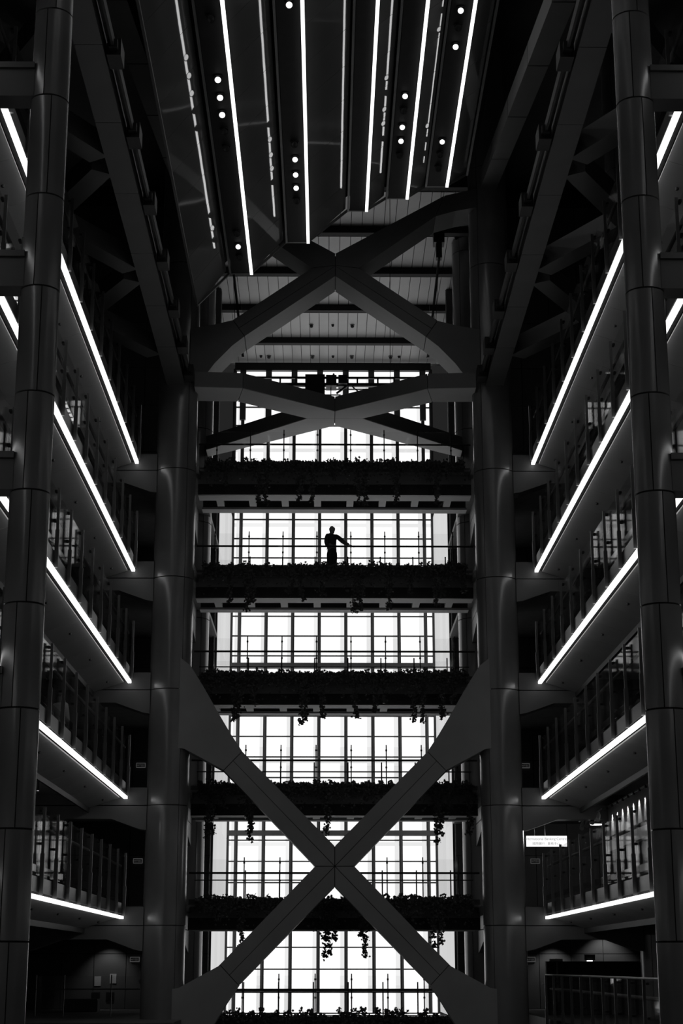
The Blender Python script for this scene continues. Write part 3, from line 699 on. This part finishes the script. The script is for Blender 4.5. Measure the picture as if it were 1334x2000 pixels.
MB().box(-7.85, -7.45, 69.85, 70.05, -.55, -.1).build('case', M['wall'], cb); MB().box(-7.8, -7.5, 69.82, 69.85, -.5, -.15).build('door', M['beam'], cb)
tb = thing('black_bench', (-9.5, 66, -1.65), 'black box seat on the left ground level landing', 'bench')
MB().box(-10.15, -8.86, 65.6, 66.4, -1.62, -1.22).build('seat_block', M['black'], tb); MB().box(-10.1, -8.9, 65.65, 66.35, -1.65, -1.62).build('plinth', M['dark'], tb)
MB().box(-10.13, -8.88, 65.62, 66.38, -1.22, -1.18).build('cushion', M['black'], tb)
for x, y, z, e, nm2 in ((-9.0, 69.2, 1.1, 30, 'left'), (8.9, 69.2, 1.1, 40, 'right'), (11.0, 69.2, 1.6, 60, 'far right')):
    d = thing('ceiling_spotlight', (x, y, z+.05), f'spotlight washing the {nm2} ground level wall', 'spotlight')
    MB().tube([(x, y, z+.04), (x, y, z+.18)], [.05, .06], 12).build('can', M['dark'], d)
    ld = bpy.data.lights.new('spot', 'SPOT'); ld.energy = e; ld.spot_size = R(95); ld.spot_blend = .7; ld.shadow_soft_size = .04
    lo = inst('lamp', ld, (x, y, z), d); lo.rotation_euler = (R(18), 0, 0)
# right: display wall with grazing spotlights
dw = thing('display_wall', (9.1, 53, 2.25), 'pale display wall grazed by a row of small spotlights', 'display wall')
MB().box(9.15, 9.35, 44, 57, 3.7, 5.2).build('wall_board', M['paleWall'], dw)
MB().tube([(9.02, 44, 5.08), (9.02, 60.5, 5.08)], .02, 6).build('light_track', M['steel'], dw)
for i in range(11):
    y = 46 + i*.98
    h = MB().tube([(8.99, y, 5.10), (9.0, y, 5.01)], [.03, .04], 8).build('spot_head', M['dark'], dw)
    ld = bpy.data.lights.new('spot', 'SPOT'); ld.energy = 38; ld.spot_size = R(58); ld.spot_blend = .5; ld.shadow_soft_size = .02
    lo = inst('lamp', ld, (9.01, y, 4.98), dw); lo.rotation_euler = (0, R(-17), 0)
tr = thing('track_spotlights', (8.6, 58.5, 4.9), 'row of pale track spotlights near the banking sign', 'spotlights')
MB().tube([(8.75, 55.5, 5.0), (8.75, 60.5, 5.0)], .025, 6).build('track', M['paleWall'], tr)
for i in range(4): MB().tube([(8.75, 56+i*1.2, 4.95), (8.72, 55.95+i*1.2, 4.82), (8.66, 55.8+i*1.2, 4.66)], [.02, .07, .08], 10).build('spot_head', M['paleWall'], tr)
rc = thing('round_downlight', (9.6, 62, 5.0), 'glowing oval downlight behind the right lowest gallery balustrade', 'downlight')
MB().tube([(9.6, 62, 5.0), (9.6, 62, 5.06)], [.22, .22], 16).build('lamp', M['lamp'], rc)
MB().tube([(9.6, 62, 5.03), (9.6, 62, 5.1)], [.26, .26], 16).build('trim_ring', M['steel'], rc)
ld = bpy.data.lights.new('point', 'POINT'); ld.energy = 45; ld.shadow_soft_size = .2
inst('bulb', ld, (9.6, 62, 4.7), rc)
ki = thing('service_counter', (9.2, 62, -1.65), 'long black counter screen behind the right ground balustrade', 'counter')
MB().box(7.6, 11.0, 62, 62.3, -1.65, .18).build('screen', M['black'], ki)
MB().box(7.95, 8.02, 61.93, 62, -1.2, .16).build('edge_trim', M['steel'], ki)
MB().box(7.5, 11.1, 61.9, 62.5, -.62, -.55).build('worktop', M['dark'], ki)
bx = thing('white_box', (8.05, 62.1, .18), 'small pale box on top of the black counter screen', 'box')
MB().box(7.75, 8.2, 62.02, 62.28, .18, .27).build('case', M['paper'], bx); MB().box(7.77, 8.18, 62.0, 62.02, .2, .25).build('front', M['paper'], bx)
mo = thing('monitor', (9.2, 62.15, .18), 'dark monitor standing on the black counter screen', 'monitor')
MB().box(9.0, 9.38, 62.1, 62.15, .22, .42).build('screen', M['black'], mo); MB().box(9.1, 9.28, 62.05, 62.25, .18, .22).build('stand', M['lamp'], mo)  # the stand is no lamp; its glow is painted on with emission
for i in range(2):
    y = 46 + i*5.0
    d = thing('ceiling_spotlight', (-9.0, y, 5.1), ('nearer' if i == 0 else 'farther') + ' small spotlight above the rounded booths on the left', 'spotlight', 'spotlights above the booths')
    MB().tube([(-9.0, y, 5.12), (-9.0, y, 5.56)], [.05, .05], 10).build('can', M['dark'], d)
    ld = bpy.data.lights.new('point', 'POINT'); ld.energy = 6; ld.shadow_soft_size = .05
    inst('bulb', ld, (-9.0, y, 5.05), d)
# left lowest gallery: arched glazed booths behind the balustrade
for i in range(4):
    y = 44.5 + i*2.9
    bo = thing('glass_booth', (-9.6, y, 1.96), f'dark rounded booth behind the left lowest balustrade, ' + ('nearest', 'second nearest', 'second farthest', 'farthest')[i] + ' of four', 'booth', 'rounded booths on the left')
    MB().prism([(y-.85, 1.96), (y+.85, 1.96), (y+.85, 4.3), (y+.78, 4.48), (y+.62, 4.55), (y-.62, 4.55), (y-.78, 4.48), (y-.85, 4.3)], 'x', -10.2, -9.1).build('shell', M['steel'], bo)
    MB().prism([(y-.72, 2.01), (y+.72, 2.01), (y+.72, 4.25), (y+.6, 4.42), (y-.6, 4.42), (y-.72, 4.25)], 'x', -9.1, -9.06).build('door', M['dark'], bo)
